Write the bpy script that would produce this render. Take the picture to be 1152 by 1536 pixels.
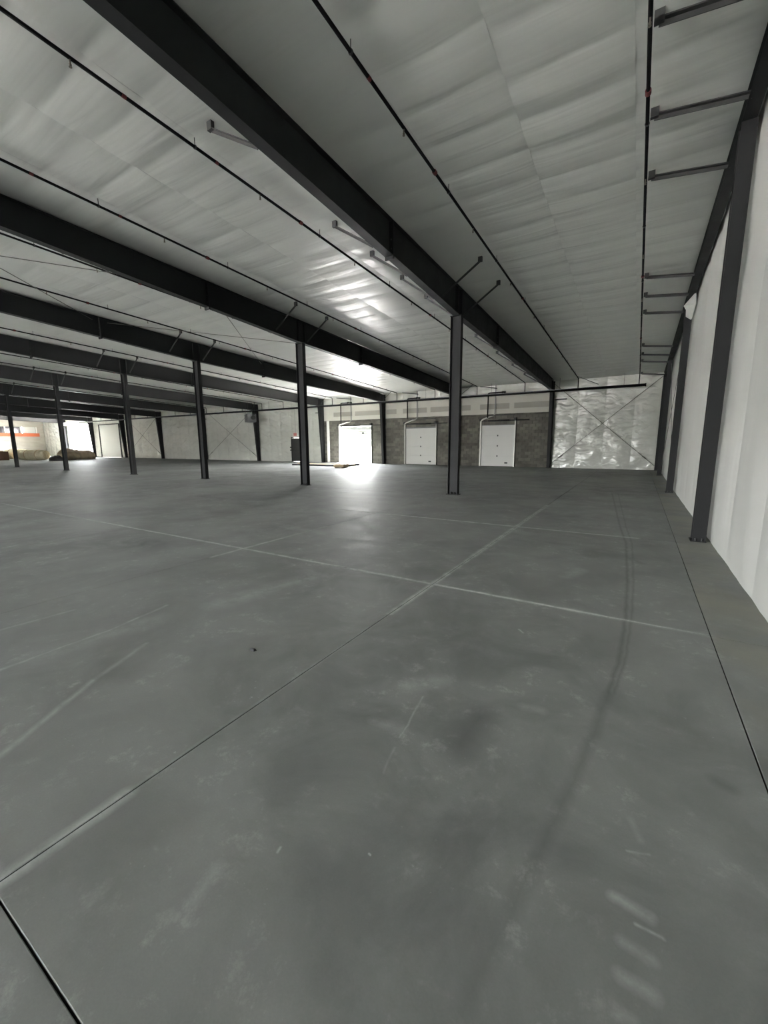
import bpy, bmesh, math, random
import numpy as np
from mathutils import Vector, Matrix, noise
random.seed(4)
for o in list(bpy.data.objects): bpy.data.objects.remove(o)
S = bpy.context.scene
COL = S.collection

# ------------------------------------------------------------ camera (fitted to the column grid)
F_PX, YAW, PITCH, ROLL, CAM_H = 617.03, -.5499, -.1646, -.0056, 1.6
cy, sy, cp, sp = math.cos(YAW), math.sin(YAW), math.cos(PITCH), math.sin(PITCH)
FWD = Vector((sy*cp, cy*cp, sp)); R0 = Vector((cy, -sy, 0)); U0 = R0.cross(FWD)
RIGHT = R0*math.cos(ROLL) + U0*math.sin(ROLL); UP = -R0*math.sin(ROLL) + U0*math.cos(ROLL)
cam = bpy.data.cameras.new('camera'); cam_o = bpy.data.objects.new('camera', cam); COL.objects.link(cam_o)
cam_o.matrix_world = Matrix(((RIGHT.x, UP.x, -FWD.x, 0), (RIGHT.y, UP.y, -FWD.y, 0), (RIGHT.z, UP.z, -FWD.z, CAM_H), (0, 0, 0, 1)))
cam.sensor_fit = 'VERTICAL'; cam.sensor_height = 36; cam.lens = F_PX/1536*36; cam.clip_start = .05; cam.clip_end = 600
S.camera = cam_o
def on_floor(px, py):
    d = RIGHT*((px-576)/F_PX) + UP*((768-py)/F_PX) + FWD
    t = -CAM_H/d.z
    return (d.x*t, d.y*t)

# ------------------------------------------------------------ sky, sun, exposure
W = bpy.data.worlds.new('World'); S.world = W; W.use_nodes = True
nt = W.node_tree; bg = nt.nodes['Background']
sky = nt.nodes.new('ShaderNodeTexSky'); sky.sky_type = 'NISHITA'; sky.sun_disc = False
sky.sun_elevation = math.radians(52); sky.sun_rotation = math.radians(15); sky.air_density = 1.0; sky.dust_density = 3.0
hs = nt.nodes.new('ShaderNodeHueSaturation'); hs.inputs['Saturation'].default_value = .2
nt.links.new(sky.outputs[0], hs.inputs['Color']); nt.links.new(hs.outputs[0], bg.inputs[0]); bg.inputs[1].default_value = 3.0
sun = bpy.data.lights.new('sun_offscreen', 'SUN'); sun.energy = 1.8; sun.angle = math.radians(.55); sun.color = (1, .93, .82)
so = bpy.data.objects.new('sun_offscreen', sun); COL.objects.link(so)
so.rotation_euler = Vector((-.16, -.60, -.79)).to_track_quat('-Z', 'Y').to_euler()
S.view_settings.view_transform = 'Standard'; S.view_settings.look = 'None'
S.view_settings.gamma = 1; S.view_settings.use_curve_mapping = False
S.view_settings.exposure = 3.4
cyc = S.cycles
cyc.max_bounces = 8; cyc.diffuse_bounces = 6; cyc.glossy_bounces = 3
cyc.use_denoising = True; cyc.sample_clamp_indirect = 6

# ------------------------------------------------------------ the building grid
XR, YF, YB, RIDGE = 1.06, 28.6, -20.6, -4.2
FR = [-4.9, -11.1, -17.39, -23.64, -31.8, -40.0, -48.2, -56.4, -64.6, -72.8]
XL = -81.0
YC = 12.19
def zc(y): return 5.42 + .0417*(YF-(y if y > RIDGE else 2*RIDGE-y))
PUR = [4.72 + 1.515*k for k in range(-6, 16)]
ORD = ['first', 'second', 'third', 'fourth', 'fifth', 'sixth', 'seventh', 'eighth', 'ninth', 'tenth', 'eleventh', 'twelfth',
       'thirteenth', 'fourteenth', 'fifteenth', 'sixteenth', 'seventeenth', 'eighteenth', 'nineteenth', 'twentieth', 'twenty-first', 'twenty-second', 'twenty-third', 'twenty-fourth']

# ------------------------------------------------------------ materials
def mat(name, col, rough=.5, metal=0, spec=.5):
    m = bpy.data.materials.new(name); m.use_nodes = True
    b = m.node_tree.nodes['Principled BSDF']
    b.inputs['Base Color'].default_value = (*col, 1); b.inputs['Roughness'].default_value = rough
    b.inputs['Metallic'].default_value = metal; b.inputs['Specular IOR Level'].default_value = spec
    return m
class NT:
    def __init__(s, m): s.t = m.node_tree; s.b = s.t.nodes['Principled BSDF']
    def n(s, typ, **kw):
        x = s.t.nodes.new('ShaderNode'+typ)
        for k, v in kw.items(): setattr(x, k, v)
        return x
    def l(s, a, b): s.t.links.new(a, b)
    def coord(s): return s.n('TexCoord').outputs['Object']
    def mapped(s, v, scale):
        m = s.n('Mapping'); m.inputs['Scale'].default_value = scale; s.l(v, m.inputs['Vector']); return m.outputs[0]
    def noise(s, v, scale, detail=4, rough=.55, dist=0):
        x = s.n('TexNoise'); s.l(v, x.inputs['Vector']); x.inputs['Scale'].default_value = scale
        x.inputs['Detail'].default_value = detail; x.inputs['Roughness'].default_value = rough; x.inputs['Distortion'].default_value = dist
        return x.outputs['Fac']
    def ramp(s, v, stops):
        x = s.n('ValToRGB'); s.l(v, x.inputs[0]); e = x.color_ramp.elements
        while len(e) < len(stops): e.new(.5)
        for el, (p, c) in zip(e, stops): el.position = p; el.color = (*c, 1) if len(c) == 3 else c
        return x.outputs[0]
    def maprange(s, v, a, b, c=0, d=1):
        x = s.n('MapRange'); s.l(v, x.inputs[0])
        for i, q in enumerate((a, b, c, d)): x.inputs[i+1].default_value = q
        return x.outputs[0]
    def math(s, op, a, b=None):
        x = s.n('Math', operation=op)
        for i, q in enumerate((a, b)):
            if q is None: continue
            if isinstance(q, (int, float)): x.inputs[i].default_value = q
            else: s.l(q, x.inputs[i])
        return x.outputs[0]
    def mix(s, fac, a, b, blend='MIX'):
        x = s.n('Mix', data_type='RGBA', blend_type=blend)
        for i, q in ((0, fac), (6, a), (7, b)):
            if isinstance(q, (int, float)): x.inputs[i].default_value = q
            elif isinstance(q, tuple): x.inputs[i].default_value = (*q, 1)
            else: s.l(q, x.inputs[i])
        return x.outputs[2]
    def bump(s, h, strength, dist):
        x = s.n('Bump'); s.l(h, x.inputs['Height']); x.inputs['Strength'].default_value = strength; x.inputs['Distance'].default_value = dist
        s.l(x.outputs[0], s.b.inputs['Normal'])
def vinyl(name, col, scale, bstr, rough=.38):
    m = mat(name, col, rough); N = NT(m); c = N.coord()
    a = N.noise(N.mapped(c, scale), 1.6, 2.5, .45, .4)
    N.bump(a, bstr, .08)
    g = N.noise(c, .7, 3)
    N.l(N.mix(g, tuple(x*.93 for x in col), tuple(min(1, x*1.05) for x in col)), N.b.inputs['Base Color'])
    return m
M = {}
M['vinyl_ceiling'] = vinyl('vinyl_ceiling', (.60, .605, .57), (.22, 2.0, 1), .34, .40)
M['vinyl_side'] = vinyl('vinyl_side', (.60, .605, .57), (1, 1.2, .25), .22, .46)
M['vinyl_dock'] = vinyl('vinyl_dock', (.60, .605, .55), (.9, 1, 1.5), 1.6, .22)
def steel(name, col, rough):
    m = mat(name, col, rough, 0, .22); N = NT(m); c = N.coord()
    g = N.noise(c, 2.3, 5, .6)
    N.l(N.mix(g, tuple(x*.75 for x in col), tuple(x*1.3 for x in col)), N.b.inputs['Base Color'])
    N.l(N.maprange(g, .3, .7, rough-.08, rough+.1), N.b.inputs['Roughness'])
    return m
M['steel'] = steel('dark_primer_steel', (.018, .0182, .0186), .6)
M['steel_grey'] = steel('grey_primer_steel', (.018, .0182, .0186), .6)
M['steel_edge'] = steel('dark_flange_steel', (.018, .0182, .0186), .6)
M['pipe'] = mat('black_pipe', (.004, .0037, .004), .65, 0, .12)
M['pipe_grey'] = mat('grey_pipe', (.22, .22, .22), .4, .3)
M['red'] = mat('red_coupling', (.13, .012, .012), .55)
M['brass'] = mat('sprinkler_brass', (.18, .16, .13), .4, .6)
M['galv'] = mat('galvanised', (.62, .61, .56), .4, .25)
M['galv_dark'] = mat('dull_angle', (.035, .035, .034), .55, .1)
M['bolt'] = mat('bolt_steel', (.05, .05, .05), .5, .5)
M['door_white'] = mat('door_white', (.55, .55, .515), .45)
M['door_grey'] = mat('door_grey', (.16, .16, .155), .55)
M['exit_door'] = mat('exit_door_dark', (.035, .035, .034), .45)
M['rubber'] = mat('rubber', (.015, .015, .015), .7)
M['heater'] = mat('heater_grey', (.10, .10, .103), .5, .1)
M['sign_red'] = mat('sign_red', (.6, .22, .2), .5)
M['white_paint'] = mat('white_paint', (.78, .77, .72), .5)
M['orange'] = mat('orange_beam', (.5, .11, .035), .6)
M['dark_glass'] = mat('dark_glass', (.03, .022, .03), .12)
M['cardboard'] = mat('cardboard', (.33, .2, .11), .8)
M['brown_box'] = mat('brown_box', (.12, .06, .035), .8)
M['tan_wood'] = mat('tan_wood', (.42, .32, .2), .7)
M['deck'] = mat('roof_deck', (.4, .4, .4), .6)
M['rod'] = mat('brace_rod', (.09, .085, .075), .5, .3)
def drywall():
    m = mat('drywall', (.55, .54, .48), .75); N = NT(m); c = N.coord()
    g = N.noise(c, .8, 4); N.l(N.mix(g, (.47, .46, .405), (.57, .56, .50)), N.b.inputs['Base Color']); return m
M['drywall'] = drywall()
M['mud'] = mat('joint_compound_grey', (.33, .315, .27), .8)
def cmu():
    m = mat('concrete_block', (.2, .19, .16), .85); N = NT(m); c = N.coord()
    sx = N.n('SeparateXYZ'); N.l(c, sx.inputs[0])
    row = N.math('FLOOR', N.math('DIVIDE', sx.outputs[2], .2033))
    off = N.math('MULTIPLY', N.math('MODULO', row, 2.0), .2033)
    cx = N.math('FLOOR', N.math('DIVIDE', N.math('ADD', sx.outputs[0], N.math('ADD', off, 200.03)), .4066))
    cb = N.n('CombineXYZ'); N.l(cx, cb.inputs[0]); N.l(row, cb.inputs[2])
    wn = N.n('TexWhiteNoise'); N.l(cb.outputs[0], wn.inputs['Vector'])
    big = N.noise(c, .9, 3); fine = N.noise(c, 14, 4)
    t = N.math('ADD', N.math('MULTIPLY', wn.outputs['Value'], .28), N.math('ADD', N.math('MULTIPLY', big, .7), N.math('MULTIPLY', fine, .15)))
    N.l(N.ramp(t, [(.25, (.06, .057, .047)), (.52, (.105, .10, .083)), (.85, (.19, .178, .148))]), N.b.inputs['Base Color'])
    N.bump(fine, .4, .01); return m
M['cmu'] = cmu()
M['mortar'] = mat('mortar', (.12, .115, .10), .9)
def far_block():
    m = mat('pale_block', (.6, .56, .48), .85); N = NT(m)
    g = N.noise(N.mapped(N.coord(), (1, 1, 3)), .8, 3); N.l(N.mix(g, (.30, .28, .235), (.46, .43, .37)), N.b.inputs['Base Color']); return m
M['pale_block'] = far_block()
def tarp(name, a, b):
    m = mat(name, a, .7); N = NT(m); c = N.coord()
    g = N.noise(c, 1.2, 5, .6, .5); N.l(N.mix(N.maprange(g, .35, .65), a, b), N.b.inputs['Base Color']); N.bump(g, .6, .15); return m
M['tarp'] = tarp('brown_tarp', (.34, .27, .19), (.58, .47, .33))
M['roll'] = tarp('insulation_roll', (.50, .45, .30), (.68, .62, .45))
M['black_sheet'] = mat('black_sheet', (.03, .027, .027), .45)
def outside():
    m = mat('pale_paving', (.55, .53, .49), .9); N = NT(m)
    g = N.noise(N.coord(), .3, 4); N.l(N.mix(g, (.48, .46, .43), (.6, .58, .54)), N.b.inputs['Base Color']); return m
M['outside'] = outside()

# floor concrete: joints' white saw dust, tyre marks and scuffs have a shape of their own
MX = [.64, -1.9, -5.13] + [-5.13-3.24*k for k in range(1, 9)]
JY = [.32 + 3.845*k for k in range(-1, 8)]
def concrete():
    m = mat('polished_concrete', (.17, .175, .17), .42, 0, .3); N = NT(m); c = N.coord()
    g = bpy.data.node_groups.new('segment_mask', 'ShaderNodeTree')
    for nm, ty, io in (('P', 'NodeSocketVector', 'INPUT'), ('A', 'NodeSocketVector', 'INPUT'), ('B', 'NodeSocketVector', 'INPUT'), ('W', 'NodeSocketFloat', 'INPUT'), ('S', 'NodeSocketFloat', 'INPUT'), ('P', 'NodeSocketVector', 'OUTPUT')):
        g.interface.new_socket(nm, in_out=io, socket_type=ty)
    gi = g.nodes.new('NodeGroupInput'); go = g.nodes.new('NodeGroupOutput')
    def vm(op, a, b=None):
        x = g.nodes.new('ShaderNodeVectorMath'); x.operation = op; g.links.new(a, x.inputs[0])
        if isinstance(b, tuple): x.inputs[1].default_value = b
        elif b is not None: g.links.new(b, x.inputs[1])
        return x
    def mm(op, a, b, clamp=False):
        x = g.nodes.new('ShaderNodeMath'); x.operation = op; x.use_clamp = clamp
        for i, q in enumerate((a, b)):
            if isinstance(q, (int, float)): x.inputs[i].default_value = q
            else: g.links.new(q, x.inputs[i])
        return x.outputs[0]
    # the position travels through the chain with the mask so far in its third component
    pf = vm('MULTIPLY', gi.outputs['P'], (1, 1, 0)).outputs[0]
    pa = vm('SUBTRACT', pf, gi.outputs['A']).outputs[0]; ba = vm('SUBTRACT', gi.outputs['B'], gi.outputs['A']).outputs[0]
    h = mm('DIVIDE', vm('DOT_PRODUCT', pa, ba).outputs['Value'], vm('DOT_PRODUCT', ba, ba).outputs['Value'], True)
    sc = g.nodes.new('ShaderNodeVectorMath'); sc.operation = 'SCALE'; g.links.new(ba, sc.inputs[0]); g.links.new(h, sc.inputs['Scale'])
    d = vm('LENGTH', vm('SUBTRACT', pa, sc.outputs[0]).outputs[0]).outputs['Value']
    q = mm('SUBTRACT', 1.0, mm('DIVIDE', d, gi.outputs['W']), True)
    sp_ = g.nodes.new('ShaderNodeSeparateXYZ'); g.links.new(gi.outputs['P'], sp_.inputs[0]); cb_ = g.nodes.new('ShaderNodeCombineXYZ')
    g.links.new(sp_.outputs[0], cb_.inputs[0]); g.links.new(sp_.outputs[1], cb_.inputs[1])
    g.links.new(mm('MAXIMUM', sp_.outputs[2], mm('MULTIPLY', q, gi.outputs['S'])), cb_.inputs[2]); g.links.new(cb_.outputs[0], go.inputs['P'])
    # flatten and wobble the position a little
    nz = N.n('TexNoise'); N.l(c, nz.inputs['Vector']); nz.inputs['Scale'].default_value = 6; nz.inputs['Detail'].default_value = 5
    w = N.n('VectorMath', operation='MULTIPLY_ADD'); N.l(nz.outputs['Color'], w.inputs[0]); w.inputs[1].default_value = (.036, .036, 0)
    off = N.n('VectorMath', operation='ADD'); off.inputs[1].default_value = (-.018, -.018, 0); N.l(c, off.inputs[0]); N.l(off.outputs[0], w.inputs[2])
    fl = N.n('VectorMath', operation='MULTIPLY'); fl.inputs[1].default_value = (1, 1, 0); N.l(w.outputs[0], fl.inputs[0]); P = fl.outputs[0]
    def segs(lst, P):
        for (a, b, wd, st) in lst:
            x = N.n('Group'); x.node_tree = g; N.l(P, x.inputs['P'])
            x.inputs['A'].default_value = (*a, 0); x.inputs['B'].default_value = (*b, 0); x.inputs['W'].default_value = wd; x.inputs['S'].default_value = st
            P = x.outputs[0]
        sx = N.n('SeparateXYZ'); N.l(P, sx.inputs[0]); fl = N.n('VectorMath', operation='MULTIPLY'); fl.inputs[1].default_value = (1, 1, 0); N.l(P, fl.inputs[0])
        return sx.outputs[2], fl.outputs[0]
    def poly(pts, wd, st): 
        q = [on_floor(*p) for p in pts]
        return [(q[i], q[i+1], wd, st) for i in range(len(q)-1)]
    X1, X2 = MX[1], MX[2]; J0, J1, J2 = JY[1], JY[2], JY[3]
    white = [((X1, -2), (X1, .8), .055, .85), ((X1, .8), (X1, 3.2), .022, .3), ((X1, 3.2), (X1, 4.6), .05, .95), ((X1, 4.6), (X1, 5.5), .045, .7), ((X1, 5.5), (X1, 8.2), .065, .8), ((X1, 8.2), (X1, 11.2), .06, .7),
             ((X1, J1), (-.2, J1), .045, .85), ((-.2, J1), (.64, J1), .05, .35), ((X1, J1), (-9.6, J1), .045, .85), ((-9.6, J1), (-16, J1), .06, .35),
             ((X1, J2), (.1, J2), .06, .75), ((X1, J2), (-5.6, J2), .065, .85), ((X2, 3.6), (X2, 5.0), .05, .7), ((X2, 5.0), (X2, 6.2), .05, .4),
             ((-4.5, J0), (X1, J0), .06, .85)]
    white += poly([(0, 1005), (100, 968), (165, 945), (250, 908)], .028, .42) + poly([(0, 1135), (60, 1085), (140, 1020)], .035, .4) + poly([(140, 1020), (220, 965)], .03, .25)
    white += poly([(0, 945), (110, 915)], .03, .25) + poly([(600, 1106), (634, 1045)], .009, .35) + poly([(575, 1160), (592, 1120)], .009, .2)
    white += poly([(778, 944), (785, 949)], .014, .7) + poly([(920, 1345), (975, 1378)], .03, .42) + poly([(955, 1388), (995, 1408)], .009, .6)
    white += poly([(935, 1412), (978, 1440)], .028, .3) + poly([(932, 1466), (980, 1495)], .032, .38) + poly([(930, 1525), (950, 1534)], .025, .25) + poly([(945, 1228), (960, 1262)], .02, .2)
    white += poly([(290, 1350), (325, 1300)], .04, .25) + poly([(415, 1278), (420, 1270)], .008, .9) + poly([(560, 1080), (600, 1095)], .05, .25) + poly([(940, 1277), (975, 1284)], .008, .4)
    white += poly([(870, 855), (850, 865)], .12, .28) + poly([(785, 1060), (812, 1066)], .05, .25) + poly([(554, 1279), (556, 1281)], .006, 1.0) + poly([(480, 765), (560, 790)], .25, .25) + poly([(430, 790), (480, 800)], .2, .25)
    white += poly([(330, 905), (470, 865)], .22, .28) + poly([(60, 985), (230, 930)], .2, .2) + poly([(610, 1030), (660, 1020)], .1, .25)
    track = [(918, 740), (930, 790), (939, 815), (941, 870), (938, 930), (930, 985), (912, 1040), (893, 1095), (855, 1180), (800, 1300), (750, 1400), (690, 1520)]
    dark = poly(track[:7], .03, .5) + poly([(x+9, y) for x, y in track[:7]], .022, .38) + poly(track[6:10], .045, .36) + poly(track[9:], .045, .25)
    dark += poly([(720, 1075), (690, 1115)], .17, .6) + poly([(945, 838), (962, 845)], .08, .35) + poly([(640, 960), (600, 1000)], .3, .16)
    dark += poly([(455, 1295), (470, 1320)], .14, .25) + poly([(440, 1180), (470, 1170)], .18, .2) + poly([(655, 960), (700, 930)], .2, .18) + poly([(1075, 1172), (1095, 1182)], .05, .4)
    wm, P2 = segs(white, P); dm, P3 = segs(dark, P2)
    big = N.noise(c, .35, 4, .55, .4); mid = N.noise(c, 1.5, 6, .62, .5); fine = N.noise(c, 7, 9, .78, .2); grit = N.noise(c, 120, 2)
    base = N.ramp(big, [(.32, (.145, .152, .146)), (.5, (.205, .213, .205)), (.68, (.275, .283, .273))])
    t = N.maprange(mid, .4, .64)
    base = N.mix(N.math('MULTIPLY', t, .55), base, (.33, .34, .33))
    sc_ = N.math('MULTIPLY', N.maprange(fine, .54, .66), N.maprange(mid, .47, .6))
    base = N.mix(N.math('MULTIPLY', sc_, .75), base, (.42, .43, .41))
    stain = N.math('MULTIPLY', N.maprange(N.noise(c, 1.05, 4, .5, .3), .56, .7), .25)
    base = N.mix(stain, base, (.10, .098, .088))
    sx0 = N.n('SeparateXYZ'); N.l(c, sx0.inputs[0])
    tan = N.math('MULTIPLY', N.maprange(sx0.outputs[0], .632, .642), N.maprange(N.noise(c, 1.1, 4), .4, .65, .05, .6))
    base = N.mix(tan, base, (.30, .285, .225))
    ragged = N.maprange(N.noise(c, 5.5, 7, .72), .36, .58)
    base = N.mix(N.math('MULTIPLY', dm, .8), base, (.055, .056, .054))
    base = N.mix(N.math('MULTIPLY', N.math('MINIMUM', N.math('MULTIPLY', wm, 1.25), 1.0), N.maprange(ragged, 0, 1, .3, .95)), base, (.58, .60, .585))
    flecks = N.math('MULTIPLY', N.maprange(N.noise(c, 34, 3, .6), .66, .72), N.maprange(N.noise(c, 2.1, 3), .55, .68))
    base = N.mix(N.math('MULTIPLY', flecks, .5), base, (.55, .56, .55))
    base = N.mix(N.maprange(grit, .3, .7, 0, .10), base, (.1, .1, .1))
    N.l(base, N.b.inputs['Base Color'])
    N.l(N.math('ADD', N.maprange(mid, .3, .7, .54, .7), N.math('MULTIPLY', wm, .25)), N.b.inputs['Roughness'])
    wave = N.noise(N.mapped(c, (.5, 1.2, 1)), 1.3, 2, .5, .3)
    N.bump(N.math('ADD', N.math('MULTIPLY', wave, 7.0), N.math('ADD', N.math('MULTIPLY', fine, .4), N.math('MULTIPLY', grit, .15))), .14, .012)
    return m
M['concrete'] = concrete()
M['joint'] = mat('joint_filler', (.035, .035, .033), .9)

# ------------------------------------------------------------ mesh helpers
def link(o, parent=None):
    COL.objects.link(o)
    if parent is not None: o.parent = parent
    return o
class MB:
    def __init__(s): s.v = []; s.f = []
    def add(s, v, f):
        k = len(s.v); s.v += [tuple(p) for p in v]; s.f += [tuple(i+k for i in q) for q in f]; return s
    def box(s, x0, x1, y0, y1, z0, z1):
        return s.add([(x, y, z) for x in (x0, x1) for y in (y0, y1) for z in (z0, z1)],
                     [(0, 1, 3, 2), (4, 6, 7, 5), (0, 4, 5, 1), (2, 3, 7, 6), (0, 2, 6, 4), (1, 5, 7, 3)])
    def obox(s, a, b, w, h, up=(0, 0, 1)):
        a, b = Vector(a), Vector(b); d = (b-a).normalized(); u = Vector(up)
        if abs(d.dot(u)) > .98: u = Vector((1, 0, 0))
        sd = d.cross(u).normalized()*w/2; u = sd.cross(d).normalized()*h/2
        v = [p+q*sd+r*u for p in (a, b) for q in (-1, 1) for r in (-1, 1)]
        return s.add(v, [(0, 1, 3, 2), (4, 6, 7, 5), (0, 4, 5, 1), (2, 3, 7, 6), (0, 2, 6, 4), (1, 5, 7, 3)])
    def prism_x(s, poly, x0, x1):          # poly in (y, z)
        n = len(poly)
        return s.add([(x0, y, z) for y, z in poly]+[(x1, y, z) for y, z in poly],
                     [tuple(range(n))[::-1], tuple(range(n, 2*n))]+[(i, (i+1) % n, n+(i+1) % n, n+i) for i in range(n)])
    def tube(s, pts, r, n=8, cap=True):
        pts = [Vector(p) for p in pts]; rings = []
        prev = None
        for i, p in enumerate(pts):
            d = ((pts[min(i+1, len(pts)-1)]-p).normalized()+(p-pts[max(i-1, 0)]).normalized()).normalized()
            ref = Vector((0, 0, 1)) if abs(d.z) < .9 else Vector((1, 0, 0))
            if prev is None: u = d.cross(ref).normalized()
            else: u = (prev-d*prev.dot(d)).normalized()
            prev = u; w = d.cross(u)
            rr = r[i] if isinstance(r, (list, tuple)) else r
            rings.append([p+(u*math.cos(2*math.pi*k/n)+w*math.sin(2*math.pi*k/n))*rr for k in range(n)])
        v = [q for ring in rings for q in ring]
        f = [(i*n+k, i*n+(k+1) % n, (i+1)*n+(k+1) % n, (i+1)*n+k) for i in range(len(pts)-1) for k in range(n)]
        if cap: f += [tuple(range(n))[::-1], tuple((len(pts)-1)*n+k for k in range(n))]
        return s.add(v, f)
    def mesh(s, name, origin=(0, 0, 0), smooth=False):
        me = bpy.data.meshes.new(name); o = Vector(origin)
        me.from_pydata([Vector(p)-o for p in s.v], [], s.f)
        bm = bmesh.new(); bm.from_mesh(me); bmesh.ops.recalc_face_normals(bm, faces=bm.faces); bm.to_mesh(bm_me := me); bm.free()
        if smooth: me.polygons.foreach_set('use_smooth', [True]*len(me.polygons))
        me.update(); return me
    def build(s, name, m, parent=None, origin=(0, 0, 0), smooth=False, bevel=0):
        me = s.mesh(name, origin, smooth); me.materials.append(M[m])
        o = link(bpy.data.objects.new(name, me), parent)
        if bevel:
            b = o.modifiers.new('bevel', 'BEVEL'); b.width = bevel; b.segments = 2
        return o
def tag(o, label=None, cat=None, group=None, kind=None):
    for k, v in (('label', label), ('category', cat), ('group', group), ('kind', kind)):
        if v: o[k] = v
    return o
def thing(name, loc, label, cat, group=None):
    o = link(bpy.data.objects.new(name, None)); o.location = loc; o.empty_display_size = .2
    return tag(o, label, cat, group)
def part(name, me, parent, m=None):
    o = link(bpy.data.objects.new(name, me), parent); return o
def arc(p0, p1, p2, r, n=5):
    """fillet at p1 between p0 and p2"""
    p0, p1, p2 = map(Vector, (p0, p1, p2)); a = (p0-p1).normalized(); b = (p2-p1).normalized()
    A, B = p1+a*r, p1+b*r
    return [tuple(A*(1-t)**2+p1*2*t*(1-t)+B*t*t) for t in [i/n for i in range(n+1)]]
def pipe_path(pts, r):
    out = [pts[0]]
    for i in range(1, len(pts)-1): out += arc(pts[i-1], pts[i], pts[i+1], r)
    return out+[pts[-1]]

# ------------------------------------------------------------ floor: slab panels between saw-cut joints
G = .003
fl = MB().box(XL-.3, XR+.3, YB-.3, YF+.25, -.35, -.03).build('floor', 'joint'); tag(fl, kind='structure')
xs = [XR+.085]+MX
ys = [JY[0]]+JY[1:-1]+[YF+.02]
for i in range(len(xs)-1):
    for j in range(len(ys)-1):
        x0, x1, y0, y1 = xs[i+1]+G, xs[i]-G, ys[j]+G, ys[j+1]-G
        b = .003
        mb = MB().add([(x0, y0, -.03), (x1, y0, -.03), (x1, y1, -.03), (x0, y1, -.03), (x0, y0, -b), (x1, y0, -b), (x1, y1, -b), (x0, y1, -b),
                       (x0+b, y0+b, 0), (x1-b, y0+b, 0), (x1-b, y1-b, 0), (x0+b, y1-b, 0)],
                      [(0, 3, 2, 1), (8, 9, 10, 11)]+[(k, (k+1) % 4, 4+(k+1) % 4, 4+k) for k in range(4)]+[(4+k, 4+(k+1) % 4, 8+(k+1) % 4, 8+k) for k in range(4)])
        sl = mb.build('slab', 'concrete', fl); sl.data.materials.append(M['joint'])
        for p in sl.data.polygons:
            if abs(p.normal.z) < .5: p.material_index = 1
MB().box(XL, MX[-1]-G, JY[0]+G, YF+.02, -.03, 0).build('slab', 'concrete', fl)
MB().box(XL, XR+.085, YB, JY[0]-G, -.03, 0).build('slab', 'concrete', fl)
gr = MB().add([(-260, -200, -.4), (160, -200, -.4), (160, 260, -.4), (-260, 260, -.4)], [(0, 1, 2, 3)]).build('ground', 'outside'); tag(gr, kind='structure')
ap = MB().box(XL-.3, XR+10, YF+.26, YF+40, -.39, -.03).build('apron', 'outside'); tag(ap, kind='structure')
ap = MB().box(XL-.3, XR+10, YB-40, YB-.31, -.39, -.03).build('apron', 'outside'); tag(ap, kind='structure')

# ------------------------------------------------------------ ceiling: roof deck and quilted insulation panels
ce = MB()
ce.prism_x([(YF+.3, zc(YF)+.16), (RIDGE, zc(RIDGE)+.17), (YB-.3, zc(YB)+.16), (YB-.3, zc(YB)+.3), (RIDGE, zc(RIDGE)+.31), (YF+.3, zc(YF)+.3)], XL-.4, XR+.4)
ceil = ce.build('ceiling', 'deck'); tag(ceil, kind='structure')
CR = .7575
def quilt(x0, x1, seed):
    rng = random.Random(seed); ph = rng.uniform(-.12, .12); nx = 8
    cr = [RIDGE]+[y for y in (4.72+ph+CR*k for k in range(-14, 34)) if RIDGE+.3 < y < YF-.3]+[YF+.05]
    yy = [RIDGE]; qq = [(0, 0)]
    for q, (a, b) in enumerate(zip(cr[:-1], cr[1:])):
        for t in (.06, .2, .4, .6, .8, .94, 1): yy.append(a+(b-a)*t); qq.append((q, t))
    amp = [rng.uniform(.55, 1.3) for _ in cr]
    v, f = [], []
    for y, (q, t) in zip(yy, qq):
        for i in range(nx+1):
            s = i/nx; x = x0+(x1-x0)*s
            px = (1-abs(2*s-1)**3)
            sag = .025*amp[q]*(4*t*(1-t))*(.6+.4*px)+.014*px
            yo = .035*noise.noise((x*.9, q*3.1, seed*.37))
            v.append((x, y+(yo if RIDGE+.5 < y < YF-.5 else 0), zc(y)+.045-sag))
    for j in range(len(yy)-1):
        for i in range(nx): a = j*(nx+1)+i; f.append((a, a+nx+1, a+nx+2, a+1))
    return v, f
bays = [XR]+FR+[XL]
sd = 0
for a, b in zip(bays[:-1], bays[1:]):
    n = 4 if a-b < 7 else 5
    for k in range(n):
        sd += 1; x1 = a-(a-b)*k/n; x0 = a-(a-b)*(k+1)/n
        if k == 0 and a == XR: x1 = XR+.1
        v, f = quilt(x0, x1, sd)
        me = bpy.data.meshes.new('insulation_panel'); me.from_pydata(v, [], [q[::-1] for q in f]); me.polygons.foreach_set('use_smooth', [True]*len(f))
        me.materials.append(M['vinyl_ceiling']); link(bpy.data.objects.new('insulation_panel', me), ceil)
MB().add([(XL, RIDGE, zc(RIDGE)+.03), (XR+.1, RIDGE, zc(RIDGE)+.03), (XR+.1, YB-.1, zc(YB)+.03), (XL, YB-.1, zc(YB)+.03)], [(0, 1, 2, 3)]).build('insulation_panel', 'vinyl_ceiling', ceil)

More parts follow.
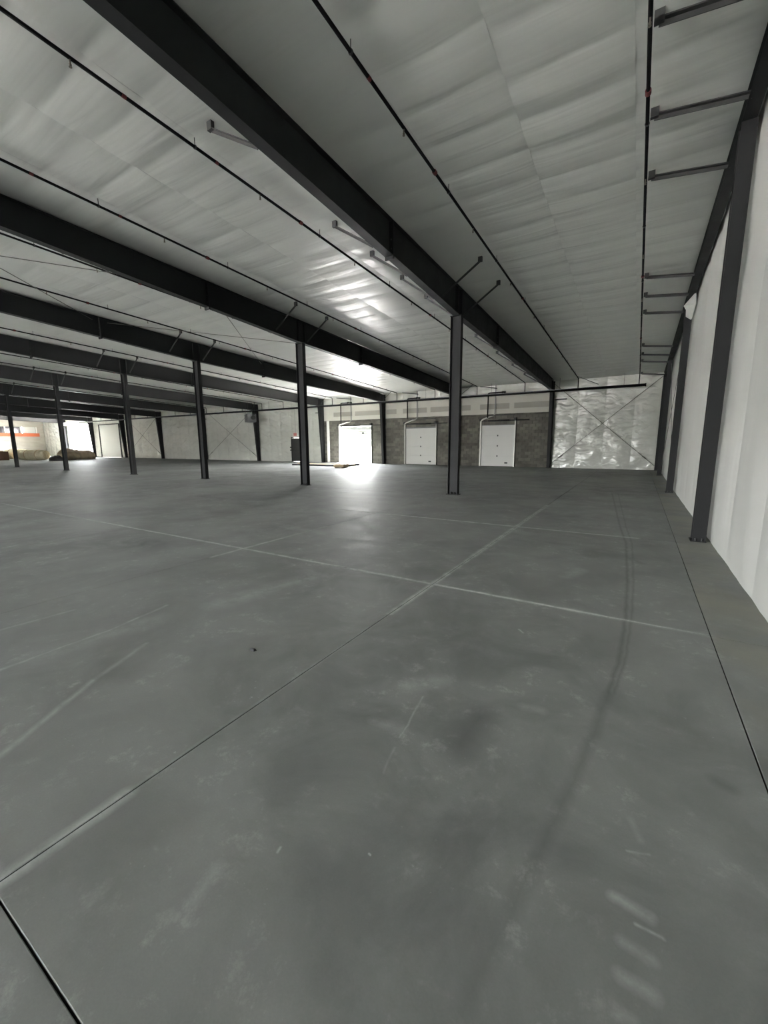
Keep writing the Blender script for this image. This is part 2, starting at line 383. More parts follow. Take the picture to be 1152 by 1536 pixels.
# ------------------------------------------------------------ side wall beside the camera
wr = MB().prism_x([(YB-.3, -.1), (YF+.3, -.1), (YF+.3, zc(YF)+.17), (RIDGE, zc(RIDGE)+.18), (YB-.3, zc(YB)+.17)], XR+.09, XR+.25).build('wall_right', 'deck'); tag(wr, kind='structure')
def puff_side(y0, y1, seed):
    ny, nz = 8, 22; v, f = [], []
    for j in range(nz+1):
        for i in range(ny+1):
            s, t = i/ny, j/nz; y = y0+(y1-y0)*s; z = t*(zc(y)+.06)
            edge = 1-abs(2*s-1)**4
            g = abs(math.sin(math.pi*z/2.15))**.7
            d = .045*edge*(.35+.65*g)+.02*noise.noise((y*2.3, z*.45, seed))*edge+.012*noise.noise((y*5, z*1.3, seed+7))*edge
            if t < .04: d *= .4
            v.append((XR+.06-max(-.02, d), y, z))
    for j in range(nz):
        for i in range(ny): a = j*(ny+1)+i; f.append((a, a+ny+1, a+ny+2, a+1))
    return v, f
y = 5.42-1.52*6; k = 0
while y < YF-.01:
    y1 = min(y+1.52, YF); k += 1
    v, f = puff_side(y, y1, k)
    me = bpy.data.meshes.new('insulation_panel'); me.from_pydata(v, [], [q[::-1] for q in f]); me.polygons.foreach_set('use_smooth', [True]*len(f))
    me.materials.append(M['vinyl_side']); link(bpy.data.objects.new('insulation_panel', me), wr); y += 1.52
fv = [(1.0, 15.2, 5.74), (.80, 15.85, 5.60), (.87, 15.88, 5.48), (.885, 15.92, 5.3), (1.0, 15.7, 5.15), (1.03, 15.0, 5.4)]
me = MB().add(fv+[(x+.02, y-.03, z) for x, y, z in fv], [(0, 1, 2, 3, 4, 5), (11, 10, 9, 8, 7, 6)]+[(i, (i+1) % 6, 6+(i+1) % 6, 6+i) for i in range(6)])
me.build('loose_flap', 'vinyl_side', wr)

# ------------------------------------------------------------ dock wall (far), with its openings
D1, D2, D3 = (-9.48, -7.18, 2.78), (-15.5, -12.92, 2.72), (-21.86, -18.66, 3.04)     # x0, x1, height
DE = (-27.5, -26.45, 2.2); D5 = (-63.1, -58.0, 4.3); D6 = (-72.3, -65.1, 4.6)
opens = sorted([D1, D2, D3, DE, D5, D6])
wb = MB(); x = XL-.3
for a, b, h in opens:
    wb.box(x, a, YF+.1, YF+.24, -.1, zc(YF)+.2); wb.box(a, b, YF+.1, YF+.24, h, zc(YF)+.2); x = b
wb.box(x, XR+.25, YF+.1, YF+.24, -.1, zc(YF)+.2)
wall = wb.build('wall_back', 'mortar'); tag(wall, kind='structure')
def puff_back(x0, x1, z0, z1, seed, amp=.05):
    nx, nz = 8, max(3, int((z1-z0)*4)); v, f = [], []
    for j in range(nz+1):
        for i in range(nx+1):
            s, t = i/nx, j/nz; x = x0+(x1-x0)*s; z = z0+(z1-z0)*t
            edge = 1-abs(2*s-1)**4
            g = abs(math.sin(math.pi*z/2.1))**.6
            d = amp*edge*(.3+.7*g)+.06*noise.noise((x*1.9+z*1.1, z*2.1-x*.9, seed))*edge
            v.append((x, YF+.06-max(-.02, d), z))
    for j in range(nz):
        for i in range(nx): a = j*(nx+1)+i; f.append((a, a+1, a+nx+2, a+nx+1))
    return v, f
def panels(xa, xb, z0, z1, w=1.5):
    n = max(1, round((xb-xa)/w))
    for k in range(n):
        v, f = puff_back(xa+(xb-xa)*k/n, xa+(xb-xa)*(k+1)/n, z0, z1, xa+k)
        me = bpy.data.meshes.new('insulation_panel'); me.from_pydata(v, [], f); me.polygons.foreach_set('use_smooth', [True]*len(f))
        me.materials.append(M['vinyl_dock']); link(bpy.data.objects.new('insulation_panel', me), wall)
ZT = zc(YF)+.06
panels(FR[0], XR+.05, 0, ZT)
panels(DE[1]+.06, FR[3], 0, ZT); panels(DE[0]-.06, DE[1]+.06, DE[2]+.06, ZT); panels(FR[4], DE[0]-.06, 0, ZT)
panels(FR[7], FR[4], 0, ZT, 1.65)
panels(D5[1], FR[7], 0, ZT); panels(D5[0], D5[1], D5[2], ZT); panels(D6[1], D5[0], 0, ZT); panels(D6[0], D6[1], D6[2], ZT); panels(XL, D6[0], 0, ZT, 1.65)
panels(FR[3], FR[0], 4.95, ZT)           # strip of insulation above the drywall
# concrete block courses: recessed joints, real blocks joined into one part
bl = MB(); bw, bh, ZB = .4066, .2033, 3.56
def clip(a, b, z0, z1):
    segs = [(a, b)]
    for o0, o1, h in (D1, D2, D3):
        if z0 >= h-.02: continue
        out = []
        for s0, s1 in segs:
            if s1 <= o0 or s0 >= o1: out.append((s0, s1)); continue
            if s0 < o0: out.append((s0, o0))
            if s1 > o1: out.append((o1, s1))
        segs = out
    return segs
rng = random.Random(2)
row = 0
while row*bh < ZB-.01:
    z0, z1 = row*bh+.005, min((row+1)*bh-.005, ZB)
    x = FR[3]-bw*2-((row % 2)*bw/2)
    x = math.floor((FR[3]+200.03+(row % 2)*.2033)/bw)*bw-200.03-(row % 2)*.2033
    while x < FR[0]:
        for s0, s1 in clip(max(x, FR[3])+.005, min(x+bw, FR[0])-.005, z0, z1):
            if s1-s0 > .03: bl.box(s0, s1, YF+rng.uniform(-.004, .004), YF+.11, z0, z1)
        x += bw
    row += 1
o = bl.build('block_courses', 'cmu', wall); o['kind'] = 'stuff'
MB().box(FR[3], FR[0], YF-.06, YF+.1, ZB, 5.0).build('drywall_band', 'drywall', wall, bevel=.005)
for a, b in [(-7.29, -5.1), (-9.62, -7.6), (-10.95, -10.3), (-13.4, -11.1), (-15.73, -13.7), (-17.2, -16.3), (-20.26, -17.65), (-22.5, -20.53)]:
    MB().box(a, b, YF-.064, YF-.055, 3.88, 4.24).build('joint_compound_band', 'mud', wall)

# left end wall: pale block with an orange beam and a row of dark windows above
wl = MB().box(XL-.25, XL, YB, YF+.1, -.1, 3.0); wl.box(XL-.25, XL, YB, YF+.1, 4.45, zc(RIDGE)+.25)
wl = wl.build('wall_left', 'pale_block'); tag(wl, kind='structure')
MB().box(XL-.2, XL+.12, 4, 28.0, 3.0, 3.5).build('beam', 'orange', wl)
for i, (a, b, kk) in enumerate([(26.0, 27.6, 'door_white'), (23.9, 25.7, 'dark_glass'), (22.0, 23.8, 'dark_glass'), (20, 21.9, 'dark_glass'), (18, 19.9, 'dark_glass'), (16, 17.9, 'dark_glass')]):
    MB().box(XL-.12, XL-.08, a, b, 3.5, 4.45).build('pane', kk, wl)
    MB().box(XL-.2, XL+.05, b, b+.15, 3.5, 4.45).build('window_post', 'white_paint', wl)
MB().box(XL-.25, XL-.1, YB, 16, 3.0, 4.45).box(XL-.25, XL-.1, 27.75, YF+.1, 3.0, 4.45).build('infill', 'pale_block', wl)

# wall behind the camera, with the open loading bays that let the daylight in
REAR = [(-22.7, -12.7, 4.5)]
wf = MB(); x = XL-.3
for a, b, h in sorted(REAR):
    wf.box(x, a, YB-.25, YB, -.1, zc(YB)+.2); wf.box(a, b, YB-.25, YB, h, zc(YB)+.2); x = b
wf.box(x, XR+.25, YB-.25, YB, -.1, zc(YB)+.2)
tag(wf.build('wall_front', 'pale_block'), kind='structure')
def portal(name, x0, x1, y, h, into):       # sampling guide for the sky in an opening; gives off no light itself
    l = bpy.data.lights.new(name, 'AREA'); l.shape = 'RECTANGLE'; l.size = x1-x0; l.size_y = h; l.cycles.is_portal = True
    o = link(bpy.data.objects.new(name, l)); o.location = ((x0+x1)/2, y, h/2); o.rotation_euler = (math.radians(90 if into > 0 else -90), 0, 0)
for a, b, h in REAR: portal('open_bay_rear_offscreen', a, b, YB-.3, h, 1)
portal('half_raised_door_daylight', D3[0], D3[1], YF+.3, 2.5, -1); portal('far_opening_daylight', D6[0], D6[1], YF+.3, D6[2], -1)

# ------------------------------------------------------------ steel frames
def zb(y):
    if y <= 3.8: return 5.853+.05*(3.8-y) if zc(y)-(5.853+.05*(3.8-y)) > .5 else zc(y)-.5
    if y <= YC: return 5.853+(5.338-5.853)*(y-3.8)/(YC-3.8)
    return 5.338+(4.83-5.338)*(y-YC)/(27.9-YC)
FW, FT, WT = .2, .014, .01
def strip(ys, zf, x0, x1, t):                  # a flange plate following zf(y)
    return [(y, zf(y)) for y in ys]+[(y, zf(y)+t) for y in reversed(ys)]
def flange_brace(parent, org, foot, tip, w=.05):
    MB().obox(foot, tip, w, w*.25).obox(Vector(foot)+Vector((0, w/2, -w/2)), Vector(tip)+Vector((0, w/2, -w/2)), w*.25, w).build('flange_brace', 'galv_dark', parent, org)
    br = parent.children[-1]
    t = Vector(tip); MB().box(t.x-.05, t.x+.05, t.y-.03, t.y+.03, t.z-.04, zc(t.y)+.02).build('clip_plate', 'galv_dark', br, org)
for i, x in enumerate(FR):
    nm = ORD[i]
    org = (x, 0, 0)
    rb = thing('roof_beam', org, 'tapered dark steel roof beam, %s frame counting from the long doorless side wall' % nm, 'beam', 'tapered roof beams')
    yy = [RIDGE, 0, 3.8, 8.28, YC, 16.15, 27.9]
    MB().prism_x([(y, zb(y)) for y in yy]+[(y, zc(y)-.012) for y in reversed(yy)], x-WT/2, x+WT/2).build('web', 'steel', rb, org)
    MB().prism_x(strip(yy, lambda y: zb(y)-FT, 0, 0, FT), x-FW/2, x+FW/2).build('bottom_flange', 'steel', rb, org)
    MB().prism_x(strip(yy, lambda y: zc(y)-.024, 0, 0, FT), x-FW/2, x+FW/2).build('top_flange', 'steel', rb, org)
    for y in (8.28, 16.15):
        MB().box(x-FW/2-.005, x+FW/2+.005, y-.02, y+.02, zb(y)-.08, zc(y)-.03).build('splice_plate', 'steel_edge', rb, org)
        if i < 6:
            for s in (-1, 1):
                for q in (.12, .3):
                    MB().tube([(x+s*.06, y-.035, zb(y)+q), (x+s*.06, y+.035, zb(y)+q)], .014, 6).build('bolt', 'bolt', rb, org)
    for y in (YC-.16, YC+.16):
        MB().box(x-FW/2+.005, x+FW/2-.005, y-.006, y+.006, zb(y), zc(y)-.03).build('stiffener', 'steel', rb, org)
    if i < 7:
        for y in [4.72, 7.75, 9.22, 10.73, 12.25, 16.84, 19.8, 22.6, 25.3] if i < 4 else [10.73, 12.25, 19.8]:
            flange_brace(rb, org, (x-.1, y+.02, zb(y)+.02), (x-1.05, y, zc(y)-.06))
        for y in (10.78, 12.36):
            flange_brace(rb, org, (x+.1, y+.1, zb(y)+.08), (x+1.15, y, zc(y)-.06), .035)
# interior columns: one built, the rest copied
def copy_tree(o, parent=None):
    c = o.copy(); COL.objects.link(c); c.parent = parent
    for ch in list(o.children): copy_tree(ch, c)
    return c
def make_column():
    r = thing('steel_column', (0, 0, 0), 'x', 'column', 'row of dark steel columns')
    top = zb(YC)-FT; D = .165
    MB().box(-D, D, -.006, .006, .02, top-.015).build('web', 'steel_grey', r)
    for s in (-1, 1): MB().box(min(s*D, s*(D-.016)), max(s*D, s*(D-.016)), -.085, .085, .02, top-.015).build('flange', 'steel_edge', r)
    MB().box(-.2, .2, -.12, .12, 0, .02).build('base_plate', 'steel_grey', r); MB().box(-.18, .18, -.1, .1, top-.015, top).build('cap_plate', 'steel', r)
    for sx in (-1, 1):
        for s in (-1, 1): MB().tube([(sx*.055, s*.06, .02), (sx*.055, s*.06, .09)], .016, 6).tube([(sx*.055, s*.06, .02), (sx*.055, s*.06, .05)], .026, 6).build('anchor_bolt', 'rubber', r)
    return r
colm = make_column()
for i, x in enumerate(FR):
    o = colm if i == 0 else copy_tree(colm)
    o.location = (x, YC, 0)
    o['label'] = 'free-standing dark steel column on concrete floor, %s in its row from the doorless side wall' % ORD[i]
# tapered wall columns along the dock wall
for i, x in enumerate(FR):
    org = (x, YF-.2, 0); top = zc(28.2)-.03
    r = thing('wall_column', org, 'tapered steel column against the dock wall, %s counting from the doorless side wall' % ORD[i], 'column', 'tapered columns along the dock wall')
    y1 = YF-.08; yi = lambda z: 28.26-.33*min(z, 4.8)/4.8
    MB().prism_x([(yi(0), .015), (y1, .015), (y1, top), (yi(4.8), top)], x-.006, x+.006).build('web', 'steel', r, org)
    MB().prism_x([(yi(0)-.014, .015), (yi(0), .015), (yi(4.8), 4.8), (yi(4.8), top), (yi(4.8)-.014, top), (yi(4.8)-.014, 4.8)], x-.095, x+.095).build('inner_flange', 'steel', r, org)
    MB().box(x-.095, x+.095, y1, y1+.014, .015, top).build('outer_flange', 'steel', r, org)
    MB().box(x-.14, x+.14, yi(0)-.05, y1+.02, 0, .015).build('base_plate', 'steel_edge', r, org)
    if i in (0, 3, 4, 5, 6):
        d = .9 if i in (0, 5, 6) else -.45
        MB().obox((x, 28.05, 4.25), (x+d, 28.05, 4.25), .06, .06).build('bracket_arm', 'steel_edge', r, org)
# side wall columns and rafter
for i, y in enumerate((.55, 8.32, 16.05, 24.15, 28.42)):
    org = (.95, y, 0); top = zc(y)-.262
    lab = ['dark steel post against the side wall, %s counting from the dock wall corner' % ORD[4-i]][0]
    r = thing('wall_post', org, lab, 'column', 'posts along the doorless side wall')
    for s in (-1, 1): MB().box(.862, 1.045, y+s*.1-.007, y+s*.1+.007, .015, top).build('flange', 'steel_grey', r, org)
    MB().box(.94, .95, y-.093, y+.093, .015, top).build('web', 'steel_edge', r, org)
    MB().box(.84, 1.05, y-.14, y+.14, 0, .015).build('base_plate', 'steel_edge', r, org)
    for sx in (.905, .99): MB().tube([(sx, y-.122, .01), (sx, y-.122, .06)], .013, 6).build('anchor_bolt', 'bolt', r, org)
org = (.94, 0, 0)
r = thing('end_rafter', org, 'slim dark steel rafter along the top of the doorless side wall', 'beam')
yy = [RIDGE, 10, 20, 28.45]
MB().prism_x([(y, zc(y)-.235) for y in yy]+[(y, zc(y)-.02) for y in reversed(yy)], .93, .938).build('web', 'steel', r, org)
MB().prism_x(strip(yy, lambda y: zc(y)-.247, 0, 0, .012), .86, 1.03).build('bottom_flange', 'steel_grey', r, org)
MB().prism_x(strip(yy, lambda y: zc(y)-.03, 0, 0, .012), .86, 1.03).build('top_flange', 'steel_edge', r, org)
for y in (4.8, 6.29, 7.79, 9.29, 13.83, 15.3, 16.93, 21.45, 23.1, 24.6, 27.9):
    flange_brace(r, org, (.9, y, zc(y)-.19), (-.19, y, zc(y)-.06), .06)

# ------------------------------------------------------------ sprinkler pipes
YM, ZM = 27.72, 4.74
MXP = [-.275, -3.38, -6.46, -9.58, -12.68, -15.8, -18.85, -21.96] + [-24.8-2.74*k for k in range(16)]
org = (0, YM, ZM)
r = thing('sprinkler_main', org, 'long black sprinkler main pipe running the length of the dock wall', 'pipe')
MB().tube([(.06, YM, ZM), (-66.5, YM, ZM)], .075, 10).build('pipe_run', 'pipe', r, org, True)
MB().tube([(.02, YM, ZM), (.08, YM, ZM)], .09, 10).build('end_cap', 'pipe', r, org)
for x in (-1.0, -4.4, -8.6, -13.4, -17.0, -24.3, -29.4, -38.6, -47.4):
    MB().tube([(x, YM, ZM+.05), (x, YM, zc(YM)+.03)], .008, 6).build('hanger_rod', 'bolt', r, org)
for i, x in enumerate(MXP):
    org = (x, YM, ZM)
    r = thing('sprinkler_branch', org, 'thin black sprinkler branch pipe under the ceiling, %s from the doorless side wall' % ORD[i], 'pipe', 'sprinkler branch pipes')
    dz = .105; rad = .024
    pts = [(x, -4.0, zc(-4)-dz), (x, YM, zc(YM)-dz), (x, YM, ZM+.074)]
    MB().tube(pipe_path(pts, .1), rad, 8).build('pipe_run', 'pipe', r, org, True)
    far = i > 13
    for y in ([.85, 7.25, 13.65, 20.05] if not far else []):
        MB().tube([(x, y-.035, zc(y-.035)-dz), (x, y+.035, zc(y+.035)-dz)], .037, 10).build('coupling', 'red', r, org)
    if i in (0, 1, 2, 3):
        for y in (3.72, 5.2): MB().tube([(x, y-.03, zc(y-.03)-dz), (x, y+.03, zc(y+.03)-dz)], rad+.003, 8).build('red_band', 'red', r, org)
    y = 3.08
    while y < 27 and i < 18:
        MB().tube([(x, y, zc(y)-dz), (x, y, zc(y)-dz-.07)], .011, 6).tube([(x, y, zc(y)-dz-.07), (x, y, zc(y)-dz-.1)], [.018, .012], 6).tube([(x, y, zc(y)-dz-.1), (x, y, zc(y)-dz-.105)], .02, 8).build('sprinkler_head', 'brass', r, org)
        yh = y+1.72
        MB().tube([(x, yh, zc(yh)-dz-.03), (x, yh, zc(yh)+.03)], .006, 6).tube([(x, yh-.012, zc(yh)-dz), (x, yh+.012, zc(yh)-dz)], .032, 8).build('hanger', 'galv_dark', r, org)
        y += 3.06
    if i in (1, 3, 5, 7, 10):
        MB().tube([(x, 26.9, zc(26.9)-dz), (x-1.0 if i != 1 else x+1.1, 27.5, zc(27.5)-.55)], .016, 6).build('sway_brace', 'galv_dark', r, org)

# ------------------------------------------------------------ dock doors
def sectional(name, x0, x1, h, zopen, zlint, label):
    org = (0, 0, 0)
    fr = MB().box(x0-.06, x0, YF-.03, YF+.1, 0, zlint).box(x1, x1+.06, YF-.03, YF+.1, 0, zlint)
    d = fr.build(name, 'door_grey'); tag(d, label, None, None, 'structure')
    n = 4; hh = h/n
    if zopen <= .01:
        for k in range(n):
            z0 = .02+k*hh; s = MB().box(x0+.02, x1-.02, YF+.0, YF+.05, z0+.004, z0+hh-.004).build('panel_section', 'door_white', d, org, bevel=.006)
            if k: MB().box((x0+x1)/2-.04, (x0+x1)/2+.04, YF-.015, YF, z0-.05, z0+.05).build('hinge', 'galv_dark', s)
        MB().box(x0, x1, YF+.04, YF+.08, 0, h+.03).build('core', 'door_white', d)
        MB().box(x0, x1, YF, YF+.06, 0, .02).build('bottom_seal', 'rubber', d)
        MB().box(x1-.62, x1-.42, YF-.03, YF, .2, .3).build('lift_handle', 'rubber', d)
        MB().box(x0, x1, YF+.02, YF+.08, h+.02, zlint).build('lintel', 'door_grey', d)
    else:
        z0 = zopen
        for k in range(2):
            MB().box(x0+.02, x1-.02, YF+.0, YF+.05, z0+.004+k*.33, z0+.33*(k+1)-.004).build('panel_section', 'door_white', d, org, bevel=.006)
        MB().box(x1-.95, x1-.75, YF-.03, YF, z0+.06, z0+.16).build('lift_handle', 'rubber', d)
        MB().box(x0+.02, x1-.02, YF, YF+.07, z0-.02, z0).build('bottom_seal', 'rubber', d)
    # tracks, torsion shaft and the pale brace that rises from the track head
    for x, s in ((x0-.03, 1), (x1+.03, -1)):
        MB().box(x-.035, x+.035, YF-.12, YF-.03, 0, zlint+.02).box(x-.035+(0 if s > 0 else .055), x-.02+(0 if s > 0 else .055), YF-.17, YF-.03, 0, zlint+.02).build('track', 'galv' if s > 0 else 'galv', d)
        MB().box(x-.07, x+.07, YF-.3, YF-.03, zlint-.02, zlint+.14).build('bearing_plate', 'galv_dark', d)
    MB().tube([(x0+.2, YF-.2, zlint-.02), (x1+.95, YF-.2, zlint-.02)], .028, 8).build('torsion_shaft', 'rubber', d, org, True)
    MB().tube([(x0+.5, YF-.2, zlint-.02), (x1-.35, YF-.2, zlint-.02)], .05, 10).build('torsion_spring', 'rubber', d, org, True)
    w = (x1-x0)
    a = (x0+.02, YF-.25, zlint); b = (x0+w*.42, YF-.25, zlint+.36)
    MB().tube([a, (x0+.18, YF-.25, zlint+.1), b], .05, 8).build('track_brace', 'galv', d, org, True)
    MB().obox((x0+w*.2, YF-.28, zlint+.33), (x1+.05, YF-.28, zlint+.33), .05, .06).build('head_angle', 'galv_dark', d)
    MB().obox(b, (b[0], YF-.25, zc(YF)+.0), .06, .06).build('hanger_angle', 'pipe_grey', d)
    MB().obox((b[0]-.75, 27.4, 5.28), (b[0]+.1, YF-.27, 5.22), .05, .05).build('hanger_strut', 'galv_dark', d)
    return d
sectional('door_1', *D1, 0, 3.12, 'closed white sectional dock door nearest the doorless side wall')
sectional('door_2', *D2, 0, 3.08, 'closed white sectional dock door behind the first free-standing column')
sectional('door_3', D3[0], D3[1], 2.4, 2.36, 3.1, 'half-raised sectional dock door with bright daylight under it')
# a strip of block pier left of the open door
for nm, x0, x1 in (('trim_1', -23.3, -23.05),):
    tag(MB().box(x0, x1, YF-.05, YF, 0, 3.55).build(nm, 'white_paint'), kind='structure')
# goosenecks: black pipes looping over the main and dropping to each dock door
for k, (xa, xb, zt, lab) in enumerate([(-8.96, -7.86, 3.35, 'closed dock door nearest the doorless side wall'), (-15.16, -14.16, 3.5, 'closed dock door behind the first free-standing column'), (-21.46, -20.4, 3.3, 'half-raised dock door with daylight under it')]):
    org = (xa, 28.2, zt)
    r = thing('gooseneck_pipe', org, 'black looped drop pipe above the '+lab, 'pipe', 'drop pipes above the dock doors')
    MB().tube(pipe_path([(xa, 28.2, zt), (xa, 28.2, ZM+.19), (xb, 28.2, ZM+.19)], .12), .045, 8).build('pipe_run', 'pipe', r, org, True)
    MB().tube([(xb, 28.2, ZM+.19), (xb, YM, ZM+.19), (xb, YM, ZM+.074)], .028, 8).build('tee_arm', 'pipe', r, org)
    MB().tube([(xb-.06, 28.2, ZM+.19), (xb+.06, 28.2, ZM+.19)], .06, 8).build('valve', 'pipe', r, org)
    MB().tube([(xa, 28.2, zt-.06), (xa, 28.2, zt)], [.03, .045], 8).build('sprinkler_head', 'pipe', r, org)

# exit door, its sign and wire
d = MB().box(DE[0]-.06, DE[0], YF-.08, YF+.15, 0, DE[2]+.06).box(DE[1], DE[1]+.06, YF-.08, YF+.15, 0, DE[2]+.06).box(DE[0]-.06, DE[1]+.06, YF-.08, YF+.15, DE[2], DE[2]+.06).build('door_4', 'exit_door'); tag(d, kind='structure')
leaf = MB().box(DE[0], DE[1], YF-.02, YF+.04, .01, DE[2]-.01).build('leaf', 'exit_door', d, bevel=.006)
MB().box(DE[0]+.05, DE[1]-.1, YF-.1, YF-.06, 1.0, 1.07).box(DE[0]+.05, DE[0]+.13, YF-.09, YF-.02, .95, 1.12).build('panic_bar', 'galv_dark', leaf)
MB().box(DE[0]-.22, DE[0]-.12, YF-.07, YF+.02, 1.25, 1.37).build('switch_box', 'rubber', d); MB().box(DE[0]-.22, DE[0]-.12, YF-.07, YF+.02, 1.0, 1.1).build('switch_box', 'rubber', d)
MB().box(DE[0]+.02, DE[1], YF-.07, YF-.03, DE[2]-.1, DE[2]-.06).build('door_closer', 'galv', leaf)
org = (-26.98, YF-.06, 2.5)
r = thing('exit_sign', org, 'small red exit sign above the dark exit door', 'sign')
MB().box(-27.2, -26.76, YF-.1, YF-.02, 2.32, 2.64).build('housing', 'white_paint', r, org, bevel=.01)
MB().box(-27.18, -26.78, YF-.106, YF-.099, 2.34, 2.62).build('face', 'sign_red', r, org)
MB().tube([(-26.98, YF-.05, 2.64), (-26.98, YF-.05, 4.7)], .015, 6).build('conduit', 'pipe_grey', r, org)

# unit heater hung by the fifth wall column
org = (-31.1, 27.0, 3.65)
r = thing('unit_heater', org, 'grey box unit heater hung in front of a dock wall column', 'heater')
def rot(mb, a):
    ca, sa = math.cos(a), math.sin(a); mb.v = [(x*ca-y*sa, x*sa+y*ca, z) for x, y, z in mb.v]; return mb
A_ = -.5
rot(MB().box(-.6, .6, -.4, .4, 0, .72), A_).build('casing', 'heater', r, bevel=.015)
for k in range(6): rot(MB().box(-.52, .52, -.425, -.4, .08+k*.1, .13+k*.1), A_).build('louvre', 'galv_dark', r)
rot(MB().tube([(.6, .1, .38), (.78, .1, .38)], .2, 14), A_).build('fan_shroud', 'galv_dark', r)
rot(MB().box(.55, 1.25, .05, .12, .6, .68), A_).build('gas_arm', 'rubber', r)
for sx in (-.5, .5):
    for s in (-.3, .3): rot(MB().tube([(sx, s, .72), (sx, s, zc(27.0)-3.62)], .01, 6), A_).build('hanger_rod', 'bolt', r)
# electrical panel screen on the wall beside it
# ------------------------------------------------------------ brace rods
def cross(pairs, label, rad=.013):
    org = pairs[0][0]; t = thing('cross_brace', org, label, 'brace', 'crossed brace rods')
    for p, q in pairs:
        MB().tube([p, q], rad, 6).build('rod', 'rod', t, org, True)
        d = (Vector(q)-Vector(p)); m0 = Vector(p)+d*.08; m1 = Vector(p)+d*.115
        MB().tube([m0, m1], rad*2, 6).build('turnbuckle', 'rod', t, org)
yb_ = YF-.16; zt = zc(yb_)-.2
for xa, xb, lab in ((FR[0]+.1, .85, 'crossed thin brace rods on the dock wall next to the doorless side wall'), (FR[5]+.1, FR[4]-.1, 'crossed thin brace rods on the dock wall beside the grey unit heater'), (FR[7]+.1, FR[6]-.1, 'crossed thin brace rods between the seventh and eighth dock wall columns')):
    cross([((xa, yb_, .25), (xb, yb_, zt)), ((xb, yb_+.03, .25), (xa, yb_+.03, zt))], lab)
cross([((.985, 16.2, .3), (.985, 24.0, 5.2)), ((.985, 16.2, 5.4), (.985, 24.0, .3))], 'crossed thin brace rods lying against the doorless side wall', .01)
def zr(y): return zc(y)-.17
for y0, y1, lab in ((.2, 8.0, 'crossed thin ceiling rods between second and third roof beams, clear of the columns'), (8.5, 15.9, 'crossed thin ceiling rods between second and third roof beams, over the column row')):
    xa, xb = FR[1]-.15, FR[2]+.15
    cross([((xa, y1, zr(y1)), (xb, y0, zr(y0))), ((xa, y0, zr(y0)-.02), (xb, y1, zr(y1)-.02))], lab, .01)

# roll-up door and bright opening far down the dock wall
d = MB().box(D5[0]-.15, D5[0], YF-.06, YF+.12, 0, D5[2]+.1).box(D5[1], D5[1]+.15, YF-.06, YF+.12, 0, D5[2]+.1).box(D5[0]-.15, D5[1]+.15, YF-.06, YF+.12, D5[2], D5[2]+.1).build('door_5', 'galv_dark'); tag(d, kind='structure')
for k in range(14): MB().box(D5[0], D5[1], YF+.02, YF+.06, .01+k*.307, k*.307+.295).build('slat', 'door_white', d, bevel=.01)
MB().box(D5[0], D5[1], YF+.06, YF+.09, 0, D5[2]).build('curtain_back', 'door_white', d)
d = MB().box(D6[0]-.2, D6[0], YF-.08, YF+.24, 0, D6[2]+.1).box(D6[1], D6[1]+.2, YF-.08, YF+.24, 0, D6[2]+.1).build('door_6', 'white_paint'); tag(d, kind='structure')
MB().tube([(D6[0]-.2, YF-.35, D6[2]+.1), (D6[1]+.2, YF-.35, D6[2]+.1)], .25, 12).build('rolled_curtain', 'door_white', d, smooth=True)

# ------------------------------------------------------------ things lying on the floor
def mound(name, label, cat, c, rx, ry, h, m, seed, rz=0, group=None, flat=.0):
    n, k = 28, 12; v = [(0, 0, h)]; f = []
    for j in range(1, k+1):
        t = j/k
        for i in range(n):
            a = 2*math.pi*i/n; ca, sa = math.cos(a), math.sin(a)
            rr = math.sin(t*math.pi/2)**.8
            nz = noise.noise((ca*1.6+seed, sa*1.6, t*1.5)); n2 = noise.noise((ca*4+seed, sa*4, t*4))
            z = h*max(0, math.cos(t*math.pi/2))**.75*(1+.35*nz+.15*n2)
            q = rr*(1+.14*nz+.06*n2)
            v.append((rx*q*ca, ry*q*sa, max(0, z) if j < k else 0))
    for i in range(n): f.append((0, 1+i, 1+(i+1) % n))
    for j in range(k-1):
        for i in range(n): a = 1+j*n+i; b = 1+j*n+(i+1) % n; f.append((a, a+n, b+n, b))
    f.append(tuple(1+(k-1)*n+i for i in range(n))[::-1])
    o = MB().add(v, f).build(name, m, None, smooth=True); o.location = (*c, 0); o.rotation_euler.z = rz
    return tag(o, label, cat, group)
mound('tarp_mound', 'large brown tarp mound lying on the floor before the bright far opening', 'tarp', (-55.6, 22.4), 2.55, .85, 1.1, 'tarp', 3.1, 1.93)
mound('black_sheet_heap', 'crumpled black plastic sheet beside the brown tarp mound', 'sheet', (-52.9, 19.5), .9, .42, .5, 'black_sheet', 8.2, .4)
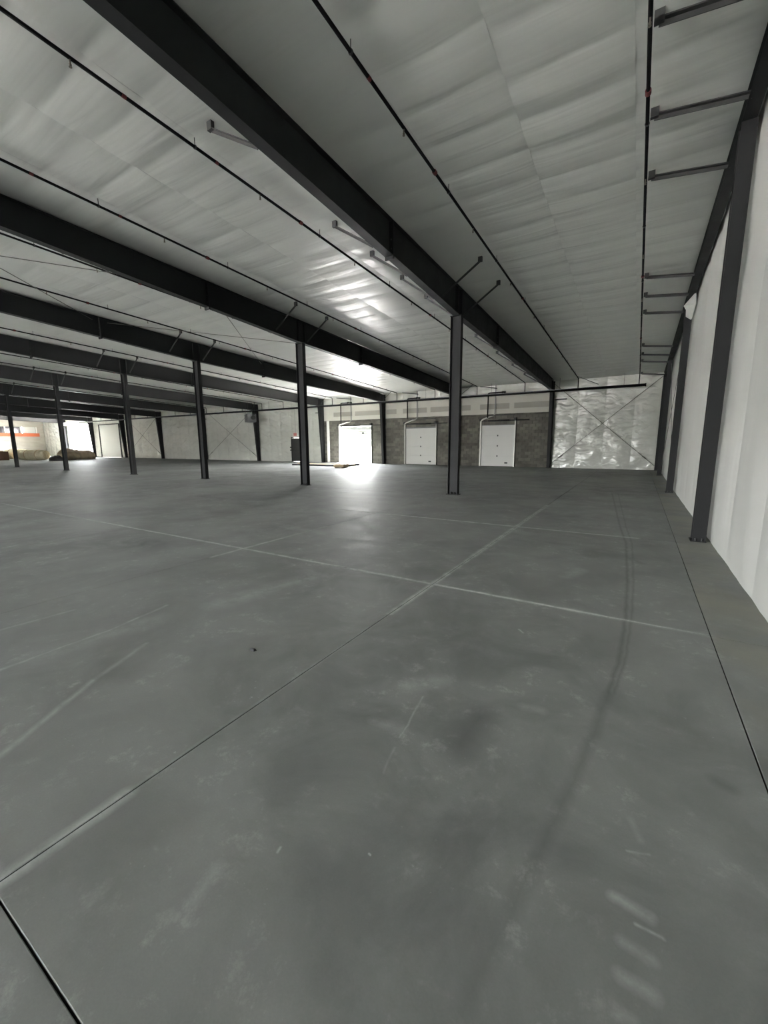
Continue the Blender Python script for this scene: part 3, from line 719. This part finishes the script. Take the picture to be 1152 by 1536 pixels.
def roll(c, L, r, rz, label, seed):
    n, k = 20, 10; v = []; f = []
    for j in range(k+1):
        x = -L/2+L*j/k; e = 1-.16*abs(2*j/k-1)**4
        for i in range(n):
            a = 2*math.pi*i/n; q = r*e*(1+.09*noise.noise((x*1.3, math.cos(a)*1.2+seed, math.sin(a)*1.2)))
            v.append((x, q*math.cos(a), max(0, r*.93+q*math.sin(a))))
    for j in range(k):
        for i in range(n): a = j*n+i; b = j*n+(i+1) % n; f.append((a, b, b+n, a+n))
    f += [tuple(range(n))[::-1], tuple(k*n+i for i in range(n))]
    t = thing('insulation_roll', (*c, 0), label, 'roll', 'insulation rolls on the floor'); t.rotation_euler.z = rz
    MB().add(v, f).build('wrapped_blanket', 'roll', t, smooth=True)
    sp = []
    for i in range(40):
        a = i*.45; q = r*.8*(1-i/44); sp.append((L/2+.012, q*math.cos(a), r*.93+q*math.sin(a)))
    MB().tube(sp, .02, 5).build('spiral_end', 'tan_wood', t)
    for x in (-L*.22, L*.22): MB().tube([(x-.06, 0, r*.95), (x+.06, 0, r*.95)], r*1.03, 20).build('strap', 'tan_wood', t)
roll((-58.3, 19.4), 3.2, .58, .4, 'fat pale insulation roll beside the black plastic sheet', 1.0)
roll((-61.9, 19.5), 2.4, .5, .3, 'low olive insulation roll beside the fat pale roll', 5.0)
roll((-65.8, 20.2), 2.8, .62, .4, 'yellowish insulation roll lying behind the cardboard cartons', 9.0)
def carton(c, sx, sy, sz, rz, label, m):
    t = thing('carton', (*c, 0), label, 'box', 'cartons on the floor'); t.rotation_euler.z = rz
    MB().box(-sx/2, sx/2, -sy/2, sy/2, 0, sz).build('body', m, t, bevel=.02)
    for s in (-1, 1): MB().box(-sx/2, sx/2, min(0, s*sy/2)+.01, max(0, s*sy/2)-.01, sz, sz+.015).build('flap', m, t)
    MB().box(-sx/2-.003, sx/2+.003, -.04, .04, sz+.012, sz+.02).build('tape', 'tan_wood', t)
carton((-61.1, 17.3), 1.1, .9, .95, .4, 'dark brown carton beside the olive insulation roll', 'brown_box')
carton((-62.7, 17.3), 1.2, .9, 1.05, .42, 'reddish cardboard carton beside the dark brown carton', 'cardboard')
# flat stack by the open door
org = (-19.6, 24.0, 0)
t = thing('board_stack', org, 'long flat stack of dark boards on the floor before the half-raised door', 'boards')
for k in range(3):
    MB().obox((-22.7, 23.75+k*.55, .05+.02*k), (-17.6, 23.95+k*.55, .05+.02*k), .5, .08+.03*k).build('board', 'steel_edge' if k != 1 else 'tan_wood', t, org)
t = thing('low_crate', (-17.35, 22.7, 0), 'low tan crate at the end of the flat board stack', 'crate')
MB().box(-.42, .42, -.3, .3, .05, .2).build('body', 'tan_wood', t, bevel=.01)
for s in (-.3, .3): MB().box(s-.05, s+.05, -.3, .3, 0, .05).build('runner', 'brown_box', t)
MB().box(-.44, .44, -.32, .32, .2, .225).build('lid', 'cardboard', t)
# dark scrap on the floor
x, y = on_floor(379, 975)
o = MB().add([(-.03, -.01, 0), (.03, -.015, 0), (.035, .012, 0), (-.02, .015, 0), (-.02, -.005, .012), (.02, -.008, .02), (.02, .008, .015), (-.01, .01, .01)],
             [(0, 3, 2, 1), (4, 5, 6, 7), (0, 1, 5, 4), (1, 2, 6, 5), (2, 3, 7, 6), (3, 0, 4, 7)]).build('debris_scrap', 'rubber'); o.location = (x, y, 0)
tag(o, 'tiny black scrap lying alone on the bare concrete floor', 'debris')
